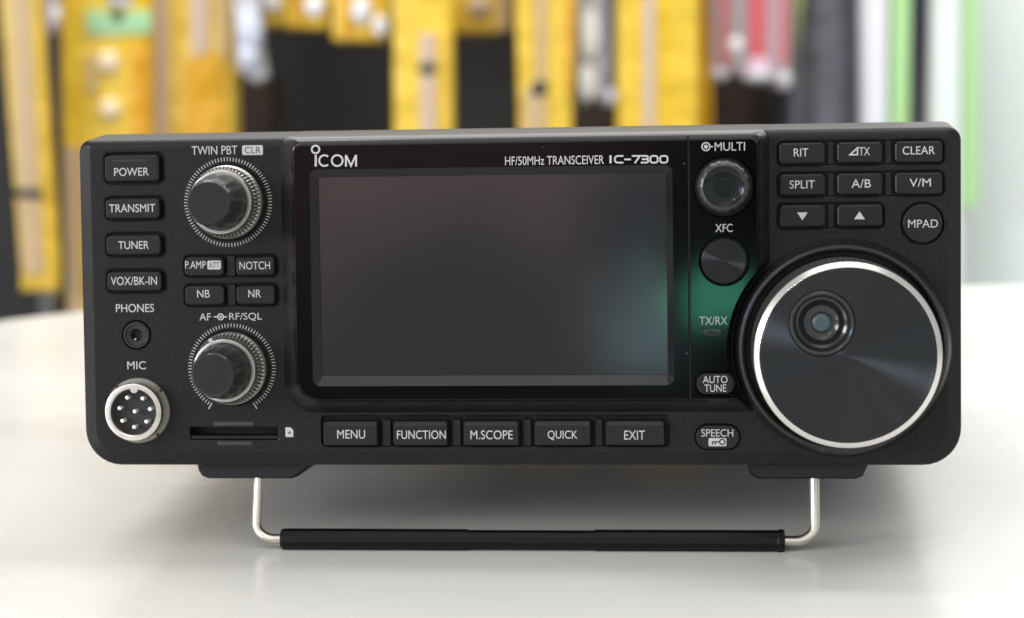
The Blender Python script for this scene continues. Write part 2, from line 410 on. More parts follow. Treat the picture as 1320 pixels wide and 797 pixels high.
packet('yellow_packet', 'yellow and tan striped packet right of the green-labelled one', ((192, -120), (306, -120), (308, 420), (196, 420)), 1.93, .03, Y,
       (('tan_strip', ((193, -100), (216, -100), (216, 400), (196, 400)), PINKTAN), ('rose_strip', ((242, -100), (268, -100), (270, 66), (246, 76)), PINKTAN),
        ('amber_strip', ((238, 76), (290, 66), (292, 400), (240, 400)), YO), ('tan_strip', ((274, -100), (292, -100), (296, 80), (280, 80)), TAN)))
packet('clear_packet', 'cloudy clear packet with bluish blob hanging beside the tan striped packet', ((290, -120), (336, -120), (340, 60), (346, 100), (332, 110), (304, 92)), 1.88, .02, CLR,
       (('blob', 'bluish_content', 320, 72, 13, 18, CLRB), ('blob', 'bluish_content', 322, 40, 16, 26, CLRB)))
for lab, x0, x1, yb, bl in (('short yellow packet with one white glint spot, leftmost of the hanging row', 312, 364, 36, ((350, 4, 12, 12),)),
                            ('short yellow packet with one white glint spot, second of the hanging row', 362, 424, 40, ((405, 8, 13, 14),)),
                            ('short yellow packet hanging lower with two white glint spots', 426, 504, 56, ((466, 14, 13, 18), (490, 34, 10, 14)))):
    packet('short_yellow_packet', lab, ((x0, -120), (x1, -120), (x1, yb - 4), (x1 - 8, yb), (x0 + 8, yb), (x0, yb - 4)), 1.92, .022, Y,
           [('blob', 'glint_spot', *b, WHT) for b in bl] + [('amber_strip', ((x0 + 18, -100), (x0 + 27, -100), (x0 + 27, yb - 5), (x0 + 18, yb - 5)), YO)])  # white spots stand in for glints on the packet film
packet('yellow_packet', 'long yellow packet with grey strip and black dot over the screen', ((505, -120), (584, -120), (588, 420), (508, 420)), 1.86, .02, YB,
       (('grey_strip', ((541, 44), (561, 44), (563, 400), (543, 400)), PINKTAN), ('blob', 'black_dot', 551, 88, 11, 9, SMOKE), ('amber_strip', ((565, 40), (581, 40), (585, 400), (568, 400)), Y)))
packet('short_yellow_packet', 'short yellow packet with two pale glint spots between two long yellow ones', ((562, -120), (662, -120), (660, 42), (640, 46), (580, 46), (566, 40)), 1.93, .024, Y,
       (('blob', 'glint_spot', 571, 4, 13, 13, WHT), ('blob', 'glint_spot', 618, 8, 14, 14, PINKTAN), ('tan_strip', ((640, -100), (658, -100), (655, 40), (640, 40)), TAN)))  # both pale spots are painted glints
packet('yellow_packet', 'narrow yellow packet with black dot and orange right edge, tapering downward', ((660, -120), (747, -120), (732, 420), (674, 420), (668, 150)), 1.87, .02, YB,
       (('tan_strip', ((690, -100), (706, -100), (704, 400), (680, 400), (676, 120), (690, 100)), TAN), ('blob', 'black_dot', 695, 114, 12, 11, SMOKE), ('orange_side', ((728, -100), (745, -100), (738, 120), (730, 120)), YO)))
packet('clear_packet', 'clear packet of white and navy things between two yellow packets', ((733, -120), (800, -120), (800, 138), (786, 140), (768, 130), (752, 140), (738, 130)), 1.89, .02, CLR,
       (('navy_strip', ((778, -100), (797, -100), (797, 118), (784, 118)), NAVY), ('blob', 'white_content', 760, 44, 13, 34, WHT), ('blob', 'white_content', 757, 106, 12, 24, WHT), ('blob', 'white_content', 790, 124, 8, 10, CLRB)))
packet('yellow_packet', 'widest bright yellow packet with one pale strip, right of the screen middle', ((794, -120), (905, -120), (905, 420), (797, 420)), 1.85, .03, YB,
       (('pale_strip', ((828, -100), (845, -100), (845, 400), (830, 400)), PINKTAN),))
packet('orange_packet', 'narrow orange packet beside the widest yellow packet', ((900, -120), (913, -120), (928, 420), (900, 420)), 1.88, .02, YO)
packet('red_packet', 'clear packet of red things with white ruffled bottom and silver pin', ((913, -120), (1026, -120), (1022, 110), (1010, 118), (975, 104), (950, 98), (925, 108), (912, 100)), 1.91, .02, MAUVE,
       (('red_strip', ((928, -100), (944, -100), (942, 84), (930, 84)), mat('dull_rose', (.60, .22, .24), .5)), ('red_strip', ((964, -100), (990, -100), (988, 74), (966, 74)), RED),
        ('red_strip', ((1008, -100), (1016, -100), (1014, 84), (1006, 84)), RED),
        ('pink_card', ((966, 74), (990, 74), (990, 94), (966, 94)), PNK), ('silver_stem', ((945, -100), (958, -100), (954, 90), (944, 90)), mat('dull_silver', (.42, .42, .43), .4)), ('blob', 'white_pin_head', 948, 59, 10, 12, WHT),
        ('blob', 'ruffle', 925, 96, 12, 10, CLR), ('blob', 'ruffle', 980, 99, 24, 9, CLR), ('blob', 'ruffle', 1010, 104, 10, 12, CLR)))
packet('green_strip', 'slanting yellow-green strip at the right edge of the red packet', ((1024, -120), (1054, -120), (1026, 84), (1014, 112), (1010, 104)), 1.94, .012, mat('yellow_green_film', (.42, .48, .16), .4), cat='strip')
packet('grey_packet', 'tall streaked dark grey packet between the red packet and the white one', ((1020, -120), (1116, -120), (1116, 420), (1002, 420)), 1.97, .03, GRY)
packet('white_packet', 'tall bluish white packet with a green right edge', ((1110, -120), (1152, -120), (1150, 420), (1114, 420)), 1.92, .03, PALE,
       (('green_edge', ((1150, -110), (1176, -110), (1168, 400), (1148, 400)), GRN),))
packet('grey_packet', 'narrow dark grey packet between the two pale packets at right', ((1172, -120), (1212, -120), (1202, 420), (1166, 420)), 1.96, .03, GRY)
packet('pale_packet', 'pale grey-green packet with a light green right edge, rightmost', ((1204, -120), (1246, -120), (1246, 420), (1196, 420)), 1.91, .03, PALEG,
       (('green_edge', ((1244, -110), (1264, -110), (1262, 268), (1242, 268)), GRN),))
packet('pale_packet', 'wide milky film sheet stretched over the white wall to brighten it', ((1216, -120), (1420, -120), (1420, 392), (1216, 392)), 1.98, .014, PALEG)  # sheet lengthened and widened so the dim wall behind looks brighter
packet('grey_box', 'small dark grey thing low behind the table under the leftmost yellow packet', ((44, 378), (76, 376), (78, 470), (46, 470)), 1.9, .05, mat('grey_thing', (.12, .12, .12), .5), cat='box', group=None)

# ------------------------------------------------------------------ the radio
radio = empty('radio_transceiver', ROOT, 'black desktop radio transceiver with screen and big tuning dial, propped on wire stand', 'radio')

# outline of the front panel, a little behind its face
PX0 = (S(106.5, 300, -4)[0] + S(112.5, 480, -4)[0]) / 2; PX1 = S(1238, 380, -4)[0]
PZ0 = S(660, 598.3, -4)[1]; PZ1 = (S(122, 171.5, -4)[1] + S(1225, 154.5, -4)[1]) / 2
RB = 10.2; RT = 3.6
def panel_ring(ins, h, top=None):
    t = ins if top is None else top
    return (rrect(PX0 + ins, PX1 - ins, PZ0 + ins, PZ1 - t, (max(RB - ins, 2), max(RB - ins, 2), max(RT - ins, .6), max(RT - ins, .6)), 8), h)
bm = bmesh.new()
loft(bm, [panel_ring(0, -26), panel_ring(0, -18), panel_ring(0, -2.2, 1.9), panel_ring(.3, -1.45, 2.15), panel_ring(1.6, -.9, 2.55), panel_ring(2.45, -.55, 2.95), panel_ring(3.1, -.28, 3.4), panel_ring(3.48, -.1, 3.95), panel_ring(3.7, 0, 4.7)])
panel = link('front_panel', finish(bm, 'front_panel'), [M['panel'], M['pocket']], radio)
bm = bmesh.new()
loft(bm, [(rrect(PX0 + 1.2, PX1 - 1.2, PZ0 + 9, PZ1 - 1.2, 4), -26.01), (rrect(PX0 + 1.2, PX1 - 1.2, PZ0 + 9, PZ1 - 1.2, 4), -237)])
link('case_cover', finish(bm, 'case_cover'), M['case'], radio)

KNOBS = {'pbt': S(294, 260.8), 'af': S(299, 474.5)}
DIAL = S(1085.5, 448.2)
def rect(px0, py0, px1, py1, h=1.6):
    x0, z1 = S(px0, py0, h); x1, z0 = S(px1, py1, h); return [x0, x1, z0, z1]
def align(rs, ax):
    """same top and bottom (ax 'z') or same sides (ax 'x') for a row or a column"""
    i = 0 if ax == 'x' else 2
    for k in (i, i + 1):
        m = sum(r[k] for r in rs) / len(rs)
        for r in rs: r[k] = m
left = [rect(133.6, 200.8, 204.8, 233.3), rect(135.6, 257, 206.3, 281), rect(136.4, 304, 207.4, 328), rect(137.6, 351, 208.6, 374.6)]
align(left, 'x')
small = [rect(237.2, 331.5, 288.6, 355), rect(303.6, 331.5, 354, 355), rect(237.6, 368.6, 289, 392.7), rect(304, 368.6, 354.2, 392.7)]
align(small[:2], 'z'); align(small[2:], 'z'); align(small[::2], 'x'); align(small[1::2], 'x')
func = [rect(415.6, 543, 487.5, 575, 2.6), rect(506, 543, 578, 575, 2.6), rect(596.6, 543, 669.6, 575, 2.6), rect(688, 543, 762.5, 575, 2.6), rect(780, 543, 857.6, 575.4, 2.6)]
align(func, 'z')
grid = [[rect(1003.9, 185.2, 1063.8, 210.8), rect(1078.6, 183.4, 1137.7, 210), rect(1153, 182, 1215.4, 209.2)],
        [rect(1004.8, 225.2, 1063.5, 252), rect(1079, 224, 1137.7, 251), rect(1154, 222.4, 1215.4, 250)],
        [rect(1004.8, 265, 1064, 293), rect(1079, 264, 1137.7, 291.8)]]
for row in grid: align(row, 'z')
for k in range(3): align([row[k] for row in grid if k < len(row)], 'x')
speech = rect(897, 548.5, 953, 579, 1.0)
mpad = S(1189.4, 288, 1.2); mpad_r = 5.25
jack = S(176, 432); mic = S(178.6, 529)
slot = rect(242.5, 549.5, 361, 568.5, 0)

cb = bmesh.new()
def pocket(b, x0, x1, z0, z1, r, depth=1.7, lip=.28):
    """a recess whose mouth opens out a little"""
    loft(b, [(rrect(x0, x1, z0, z1, r), -depth), (rrect(x0, x1, z0, z1, r), -.42 * lip), (rrect(x0 - lip, x1 + lip, z0 - lip, z1 + lip, r + lip), .02), (rrect(x0 - lip, x1 + lip, z0 - lip, z1 + lip, r + lip), 1.0)], mats=[1, 0, 0, 0])
G = .52
for r in left: pocket(cb, r[0] - G, r[1] + G + .2, r[2] - G - .1, r[3] + G + .1, 1.5, lip=.5)
for a, b in ((0, 1), (2, 3)): pocket(cb, small[a][0] - G, small[b][1] + G + .2, small[a][2] - G, small[a][3] + G, 1.4, lip=.35)
for row in grid: pocket(cb, row[0][0] - G, row[-1][1] + G, row[0][2] - G, row[0][3] + G, 1.5, lip=.3)
pocket(cb, func[0][0] - G - .3, func[-1][1] + G + .4, func[0][2] - .45, func[0][3] + 1.3, 1.2, 2.2, lip=.3)
lathe(cb, ((mpad_r + .45, -1.6), (mpad_r + .45, -.2), (mpad_r + .65, .02), (mpad_r + .65, 1)), *mpad, n=40, mats=[1, 0, 0, 0])
pocket(cb, speech[0] - .35, speech[1] + .35, speech[2] - .35, speech[3] + .35, 3.4, 1.6, .15)
lathe(cb, ((4.0, -3), (4.0, -.3), (4.35, .02), (4.35, 1)), *jack, n=40, mats=[1, 0, 0, 0])
pocket(cb, slot[0] + .4, slot[1] - .4, slot[2] + .25, slot[3] - .2, .5, 6, .35)
for r_, c_ in ((10.6, KNOBS['pbt']), (10.6, KNOBS['af'])): lathe(cb, ((r_, -1.2), (r_, -.2), (r_ + .15, .02), (r_ + .15, 1)), *c_, n=64, mats=[1, 0, 0, 0])
cut(panel, cb, 19)

# the raised screen housing, cut back around the dial
HH = 5.6
hx0o, hx0i = S(363.5, 400, 0)[0], S(382, 400, HH)[0]
hx1o, hx1i = S(993, 240, 0)[0], S(976, 240, HH)[0]
hz0o, hz0i = S(640, 533, 0)[1], S(640, 514.6, HH)[1]
hz1 = S(640, 162.6, -2)[1]
def housing(x0, x1, z0, z1, r, rt, cr, nz=40):
    pts = []
    pts += arc(x0 + r, z0 + r, r, r, 180, 270, 12)
    # along the bottom, up the right side, both kept clear of the dial
    def clear_x(x, z):
        dz = z - DIAL[1]
        if abs(dz) >= cr: return x
        return min(x, DIAL[0] - math.sqrt(cr * cr - dz * dz))
    xb = clear_x(x1, z0)
    for i in range(1, 12): pts.append((x0 + r + (xb - x0 - r) * i / 12, z0))
    for i in range(nz + 1):
        z = z0 + (z1 - rt - z0) * i / nz
        pts.append((clear_x(x1, z), z))
    pts += arc(x1 - rt, z1 - rt, rt, rt, 0, 90, 8)[1:]
    for i in range(1, 12): pts.append((x1 - rt + (x0 + rt - x1 + rt) * i / 12, z1))
    pts += arc(x0 + rt, z1 - rt, rt, rt, 90, 180, 8)
    return pts
def lerp(a, b, t): return a + (b - a) * t
bm = bmesh.new(); rings = []
for t, h, dz, rr in ((0, -20, 0, 9), (0, -1.0, 2.0, 9), (.12, .6, 2.25, 8.8), (.45, 2.7, 2.65, 8), (.80, 4.45, 3.1, 7), (.93, 5.2, 3.55, 6.5), (.97, 5.5, 4.2, 6.4), (1.0, HH, 4.9, 6.2)):
    rings.append((housing(lerp(hx0o, hx0i, t), lerp(hx1o, hx1i, t), lerp(hz0o, hz0i, t), hz1 - dz, rr, 3.2 - t * 1.4, lerp(29.6, 31.0, t)), h))
loft(bm, rings, mats=[0, 0, 0, 0, 4, 4, 4, 1])
hous = link('screen_housing', finish(bm, 'screen_housing', 40), [M['housing'], M['gloss'], M['pocket'], M['bezel'], M['trim']], radio)
cb = bmesh.new()
sc_o = [S(400, 300, HH)[0], S(867.5, 300, HH)[0], S(640, 497.5, HH)[1], S(640, 215.5, HH)[1]]
SD = HH - 1.7
sc_i = [S(411.5, 300, SD)[0], S(859.5, 300, SD)[0], S(640, 484, SD)[1], S(640, 225.5, SD)[1]]
loft(cb, [(rrect(*sc_i, .5), SD - .8), (rrect(*sc_i, .5), SD), (rrect(*sc_o, 2.2), HH + .01), (rrect(*sc_o, 2.2), HH + 2)], mats=[2, 3, 1, 1])
multi = S(933, 241, HH); xfc = S(933.4, 336.4, HH)
lathe(cb, ((7.9, 2.5), (7.9, HH - .25), (8.3, HH + .01), (8.3, HH + 2)), *multi, n=56, mats=[2, 1, 1, 1])
lathe(cb, ((6.5, 2.5), (6.5, HH - .2), (6.85, HH + .01), (6.85, HH + 2)), *xfc, n=56, mats=[2, 1, 1, 1])
auto = rect(898, 481.5, 946, 508.3, HH + .6)
loft(cb, [(rrect(auto[0] - .3, auto[1] + .3, auto[2] - .3, auto[3] + .3, 2.6), 3), (rrect(auto[0] - .3, auto[1] + .3, auto[2] - .3, auto[3] + .3, 2.6), HH - .12), (rrect(auto[0] - .5, auto[1] + .5, auto[2] - .5, auto[3] + .5, 2.8), HH + .01), (rrect(auto[0] - .5, auto[1] + .5, auto[2] - .5, auto[3] + .5, 2.8), HH + 2)], mats=[2, 1, 1, 1])
led = rect(905.5, 423, 930.5, 433.6, HH)
loft(cb, [(rrect(*led, 1.0), HH - 1), (rrect(*led, 1.0), HH + 1)], mats=[2, 2])
sx = S(888.3, 340, HH)[0]
loft(cb, [(rrect(sx - .13, sx + .13, hz0i + .02, hz1 + 1, .02, 1), HH - .5), (rrect(sx - .35, sx + .35, hz0i - .1, hz1 + 1, .02, 1), HH + .03), (rrect(sx - .35, sx + .35, hz0i - .1, hz1 + 1, .02, 1), HH + 2)], mats=[2, 1, 1])
cut(hous, cb)
solid('display_screen', [(rrect(sc_i[0] + .05, sc_i[1] - .05, sc_i[2] + .05, sc_i[3] - .05, .4), SD - .75), (rrect(sc_i[0] + .05, sc_i[1] - .05, sc_i[2] + .05, sc_i[3] - .05, .4), SD - .25)], M['screen'], radio)
solid('indicator_lamp', [(rrect(led[0] + .1, led[1] - .1, led[2] + .1, led[3] - .1, .9), HH - .95), (rrect(led[0] + .1, led[1] - .1, led[2] + .1, led[3] - .1, .9), HH - .25), (rrect(led[0] + .4, led[1] - .4, led[2] + .4, led[3] - .4, .7), HH - .1)], M['cup'], radio)

# --- buttons and their lettering
def button(r, h=1.6, rad=1.15, m=None, base=-1.65, key=False):
    prof = [(0, base), (0, h - .55), (.14, h - .2), (.42, h - .03), (.8, h)] if not key else [((0, 0, 0, 0), -2.15), ((0, 0, 0, 0), h - .9), ((.15, .15, .1, .2), h - .62), ((.4, .4, .35, 1.15), h - .06), ((.6, .6, .5, 1.32), h)]
    return solid('push_button', boxrings(*r, rad, prof), m or M['button'], radio, 22)
def divider(a, b, inset=.55, h=-.15, depth=-1.6):
    x0, x1 = a[1] + inset, b[0] - inset
    solid('divider', boxrings(x0, x1, a[2] - .25, a[3] + .25, .2, [(0, depth), (0, h - .15), (.12, h)]), M['button'], radio)
def key_text(b, s, box, h, m='print', **k): text(s, box, h, M[m], b, **k)
b = button(left[0]); key_text(b, 'POWER', (147.1, 216.7, 191.8, 226.6), 1.6)
r = left[0]; solid('power_lamp', boxrings(r[0] + 2.2, r[1] - 3.2, r[3] - 1.75, r[3] - 1.15, .15, [(0, 1.2), (0, 1.62), (.05, 1.66)]), M['pocket'], b)
for r, s, bx in ((left[1], 'TRANSMIT', (140.6, 263.6, 200.2, 273.4)), (left[2], 'TUNER', (152.4, 311.2, 192, 321)), (left[3], 'VOX/BK-IN', (142.8, 357, 202.4, 367.4))):
    key_text(button(r), s, bx, 1.6)
b = button(small[0]); key_text(b, 'P.AMP', (238.6, 336.9, 265.4, 346.2), 1.6)
def plate(parent, box, s, h, tb_):
    x0, z1 = S(box[0], box[1], h); x1, z0 = S(box[2], box[3], h)
    sheet('legend_plate', [rrect(x0, x1, z0, z1, .45)], h, M['print'], parent)
    if s: text(s, tb_, h, M['darkprint'], parent, thick=.07)
plate(b, (267.2, 336.2, 284.9, 347.4), 'ATT', 1.6, (269.3, 338.2, 283, 345.6))
for r, s, bx in ((small[1], 'NOTCH', (308.6, 337.5, 348.2, 347.3)), (small[2], 'NB', (254, 374, 270.4, 383.7)), (small[3], 'NR', (320, 373.8, 336.5, 383.4))):
    key_text(button(r), s, bx, 1.6)
divider(small[0], small[1]); divider(small[2], small[3])
for r, s, bx in zip(func, ('MENU', 'FUNCTION', 'M.SCOPE', 'QUICK', 'EXIT'),
                    ((434.6, 554.4, 470.8, 565.6), (511.6, 555, 574.8, 566), (606.4, 555, 661, 566.4), (706, 555.2, 744.4, 567.6), (804.6, 555.2, 831.4, 566.8))):
    key_text(button(r, 2.6, .7, key=True), s, bx, 2.6)
for a, b_ in zip(func, func[1:]): divider(a, b_, .9, .35, -2.1)
GT = ((('RIT', (1023.2, 191.6, 1041.9, 201.8)), ('TX', (1107.4, 190, 1121.2, 200.4)), ('CLEAR', (1163.5, 189, 1205.2, 199))),
      (('SPLIT', (1017.8, 232.8, 1050.4, 243)), ('A/B', (1097.6, 231.4, 1122.6, 242)), ('V/M', (1172.4, 230.4, 1200, 240.6))))
gb = [[button(r) for r in row] for row in grid]
for i in range(2):
    for j in range(3): key_text(gb[i][j], *GT[i][j], 1.6)
def tri(parent, pxs, h=1.6, name='arrow_mark'): sheet(name, [[S(x, y, h) for x, y in pxs]], h, M['print'], parent)
sheet('legend', stroke([S(1095.8, 199.6, 1.6), S(1105.4, 199.6, 1.6), S(1105.4, 190.8, 1.6)], .38, True), 1.6, M['print'], gb[0][1])
tri(gb[2][0], ((1027.4, 274), (1041.2, 274), (1034.3, 284.2))); tri(gb[2][1], ((1101, 282.8), (1115, 282.8), (1108, 272.6)))
for row in grid:
    for a, b_ in zip(row, row[1:]): divider(a, b_, .75, -.2)
b = turned('push_button', ((mpad_r, -1.55), (mpad_r, .7), (mpad_r - .15, 1.05), (mpad_r - .5, 1.2)), *mpad, M['button'], radio, 40); text('MPAD', (1170.6, 283.4, 1209.2, 293.4), 1.2, M['print'], b)
b = solid('push_button', boxrings(*speech, 3.1, [(0, -1.55), (0, .6), (.15, .88), (.5, 1.0)]), M['button'], radio, 40)
text('SPEECH', (904, 553.4, 945.2, 563), 1.0, M['print'], b); plate(b, (913.2, 564.8, 936.4, 575.4), '', 1.0, None)
kx, kz = S(931, 569.8, 1); ex, ez = S(918.4, 569.8, 1)
sheet('key_symbol', stroke([(kx + .72 * math.cos(a * math.pi / 10), kz + .72 * math.sin(a * math.pi / 10)) for a in range(20)], .36, True)
      + stroke([(kx - .7, kz), (ex, ez), (ex, ez - .75)], .36) + stroke([(ex + .75, ez), (ex + .75, ez - .7)], .36), 1.0, M['darkprint'], b, .07)
b = solid('push_button', boxrings(*auto, 2.4, [(0, 3.05), (0, HH + .25), (.12, HH + .5), (.45, HH + .6)]), M['button'], radio, 40)
text('AUTO', (906, 484.6, 937.8, 494), HH + .6, M['print'], b); text('TUNE', (908, 495.9, 936.4, 505.2), HH + .6, M['print'], b)

# --- lettering printed on the panel
text('TWIN PBT', (247, 188.8, 306, 199), 0, M['print'], radio); plate(radio, (312, 187.6, 339, 199.8), 'CLR', 0, (315.4, 189.4, 336.4, 197.8))
text('PHONES', (149.4, 392.2, 198.6, 402.4), 0, M['print'], radio); text('MIC', (164, 466, 188.2, 476.2), 0, M['print'], radio)
text('AF', (257, 404, 272, 413.2), 0, M['print'], radio); text('RF/SQL', (295.3, 403.6, 337.8, 413.8), 0, M['print'], radio)
def knob_symbol(cx, cy, ro, ri, lines, h):
    x, z = S(cx, cy, h)
    sheet('knob_symbol', stroke(circ(x, z, ro, 28), .34, True) + [circ(x, z, ri, 20)] + [q for a, c in lines for q in stroke([S(a, cy, h), S(c, cy, h)], .34)], h, M['print'], radio)
knob_symbol(284.4, 408.6, .80, .38, ((275.6, 280.2), (288.6, 292.6)), 0)
knob_symbol(910, 189.2, 1.05, .52, ((915.6, 919),), HH)
text('MULTI', (921.2, 183.8, 960.4, 194.2), HH, M['print'], radio); text('XFC', (922, 288.9, 944.4, 299.2), HH, M['print'], radio)
text('TX/RX', (901.6, 408.3, 937.8, 418.8), HH, M['dimprint'], radio, bold=.0)
text('HF/50MHz TRANSCEIVER', (651, 202, 778.6, 211.6), HH, M['print'], radio)
def PS(pts): return [S(x, y, HH) for x, y in pts]
def parc(cx, cy, rx, ry, a0, a1, n=20): return PS([(cx + rx * math.cos(math.radians(a0 + (a1 - a0) * i / n)), cy - ry * math.sin(math.radians(a0 + (a1 - a0) * i / n))) for i in range(n + 1)])
w = .50
logo = stroke(parc(406.8, 192.8, 4.9, 4.9, 0, 342.86), w, True) + stroke(PS([(407.1, 199.8), (407.1, 214.8)]), .58) \
    + stroke(parc(418.4, 207.2, 6.9, 6.9, 48, 312), w) + stroke(parc(434.8, 207.2, 7.0, 7.0, 0, 342.86), w, True) \
    + stroke(PS([(446, 214.9), (446, 199.9)]), .52) + stroke(PS([(446.2, 200.2), (452.5, 213.8), (458.8, 200.2)]), .50) + stroke(PS([(459.1, 214.9), (459.1, 199.9)]), .52)
# keep the pieces of each letter from lying in one plane: lift them by hair-breadths
def layered(name, quads, h, m, parent):
    bm = bmesh.new()
    for i, pts in enumerate(quads):
        vs = [bm.verts.new(L(x, z, h + .04 + .0015 * i)) for x, z in pts]; f = bm.faces.new(vs)
    bm.normal_update()
    for f in bm.faces:
        if f.normal.y > 0: f.normal_flip()
    return link(name, finish(bm, name, 0, False), m, parent)
layered('maker_logo', logo, HH, M['print'], radio)
def rr(x0, y0, x1, y1, r, n=5):
    out = []
    for cx, cy, a0 in ((x1 - r, y0 + r, 0), (x0 + r, y0 + r, 90), (x0 + r, y1 - r, 180), (x1 - r, y1 - r, 270)):
        for i in range(n + 1): out.append((cx + r * math.cos(math.radians(a0 + 90 * i / n)), cy - r * math.sin(math.radians(a0 + 90 * i / n))))
    return out
w = .46
y0, y1 = 201.2, 209.8; ym = 205.4
C_ = rr(792.2, y0, 810, y1, 2.8)
mod = stroke(PS([(787, 200.3), (787, 210.7)]), .56)
mod += stroke(PS([(803.6, y0), (796.4, y0), (794.2, y0 + .6), (792.8, y0 + 2.2), (792.6, ym), (792.8, y1 - 2.2), (794.2, y1 - .6), (796.4, y1), (803.6, y1)]), w)
mod += stroke(PS([(804.8, ym + .2), (813.4, ym + .2)]), w)
mod += stroke(PS([(814.6, y0), (824.8, y0), (823.6, 203), (818.2, 210.6)]), w)
mod += stroke(PS([(826.4, y0), (833.2, y0), (835, y0 + .7), (835.6, 203), (834.8, 204.7), (832.8, ym)]), w) + stroke(PS([(827.4, ym), (833.4, ym), (835.2, 206.2), (835.8, 207.6), (835, 209.2), (833.2, y1), (826, y1)]), w)
mod += stroke(PS(rr(838.4, y0, 847.8, y1, 2.9)), w, True) + stroke(PS(rr(851, y0, 860.4, y1, 2.9)), w, True)
layered('model_number', mod, HH, M['print'], radio)
# card mark beside the slot
cx_, cz_ = S(373, 557.2)
sheet('card_symbol', [[(cx_ - 1.1, cz_ - 1.35), (cx_ + 1.1, cz_ - 1.35), (cx_ + 1.1, cz_ + .55), (cx_ + .3, cz_ + 1.35), (cx_ - 1.1, cz_ + 1.35)]], 0, M['print'], radio)
sheet('card_arrow', [[(cx_ - .45, cz_ - .45), (cx_ + .5, cz_ - .45), (cx_ + .02, cz_ + .4)]], 0, M['darkprint'], radio, .07)

# --- card slot, jack, microphone socket
x0, x1, z0, z1 = slot
solid('card_slot', boxrings(x0 + .5, x1 - .5, z0 + .45, z0 + 1.5, .2, [(0, -5.9), (0, -.6), (.2, -.3)]), M['button'], radio)
mx_ = (x0 + x1) / 2
solid('slot_notch', boxrings(mx_ - 5.8, mx_ + 5.8, z1 - .1, z1 + 1.5, .35, [(0, -.3), (0, .15), (.35, .5)]), M['tab'], radio)
solid('slot_notch', boxrings(mx_ - 4.8, mx_ + 5.2, z0 - 1.3, z0 + .1, .35, [(0, -.3), (0, .15), (.35, .5)]), M['tab'], radio)
bm = bmesh.new(); lathe(bm, ((3.75, -2.9), (3.75, .15), (3.55, .38), (3.1, .38), (2.9, .1), (1.75, .05), (1.6, -.2), (1.6, -2.9)), *jack, n=48, caps=(False, False))
jk = link('headphone_jack', finish(bm, 'headphone_jack'), M['cup'], radio)
turned('jack_bore', ((1.58, -2.95), (1.58, -2.5)), *jack, M['pocket'], jk, n=24)
solid('spring_contact', boxrings(jack[0] - 1.0, jack[0] - .2, jack[1] - 1.5, jack[1] - .95, .2, [(0, -2.4), (0, -.7), (.1, -.6)]), M['chrome'], jk)
MH = 5.6
sock = turned('microphone_socket', ((8.1, 0.02), (8.1, MH - .5), (7.9, MH - .1), (7.6, MH), (6.75, MH), (6.45, MH - .25), (6.4, 1.2)), *mic, M['chrome'], radio, caps=(True, False))
turned('fixing_nut', ((9.15, 0.02), (9.15, .75), (8.9, 1.0), (8.12, 1.05)), *mic, M['nut'], sock, caps=(True, False))
turned('pin_insert', ((6.38, .9), (6.38, 2.0)), *mic, M['pocket'], sock)
mc = S(171.6, 531.4, MH)
for px_, py_ in ((290, 285), (422, 292), (225, 375), (485, 383), (355, 403), (250, 483), (455, 490), (350, 537)):
    x, z = S(120 + px_ / 6.64, 470 + py_ / 6.64, 4.9)
    turned('pin', ((.58, 1.8), (.58, 4.6), (.48, 4.85), (.22, 4.95)), x, z, M['pin'], sock, n=20)
turned('key_notch', ((1.1, 1.9), (1.1, MH - .15), (.95, MH - .05)), *S(172.6, 502, MH), M['chrome'], sock, n=28)
for ang in (40, 130, 220, 310):
    a = math.radians(ang); x, z = mic[0] + 8.75 * math.cos(a), mic[1] + 8.75 * math.sin(a)
    turned('nut_notch', ((.45, .5), (.45, 1.12)), x, z, M['pocket'], sock, n=12)

# --- double knobs with their tick rings
def double_knob(c, start=0, mark=None):
    inner = bmesh.new()
    lathe(inner, ((7.75, 9.6), (7.75, 10.4), (7.55, 10.9), (7.35, 11.2, .10, 14), (6.95, 16, .14, 14), (6.25, 20.8, .12, 14), (5.85, 21.9, .04, 14), (5.45, 22.4), (5.2, 22.35)), *c, n=112, mats=[0, 0, 0, 0, 0, 0, 0, 1, 1])
    k = link('control_knob', finish(inner, 'control_knob', 34), [M['knob'], M['knobface']], radio)
    o = bmesh.new()
    lathe(o, ((9.9, -1.0), (10.2, .9), (10.15, 2.4), (9.65, 3.0), (9.45, 3.2, .30, 56), (9.3, 6.4, .30, 56), (9.0, 6.8), (9.05, 7.2), (8.95, 8.7), (8.6, 9.4), (7.9, 9.6)), *c, n=280)
    link('outer_ring', finish(o, 'outer_ring', 34), M['ring'], k)
    return k
k1 = double_knob(KNOBS['pbt'])
k2 = double_knob(KNOBS['af'])
a = math.radians(113); c = KNOBS['af']
def block(name, cx, cz, ang, r0, r1, wd, h0, h1, m, parent):
    d = Vector((math.cos(ang), math.sin(ang))); n_ = Vector((-d.y, d.x)); c0 = Vector((cx, cz))
    pts = [tuple(c0 + d * r0 - n_ * wd), tuple(c0 + d * r1 - n_ * wd), tuple(c0 + d * r1 + n_ * wd), tuple(c0 + d * r0 + n_ * wd)]
    return solid(name, [(pts, h0), (pts, h1)], m, parent)
block('pointer_mark', *c, a, 8.2, 9.62, .55, 3.3, 9.62, M['silver'], k2)
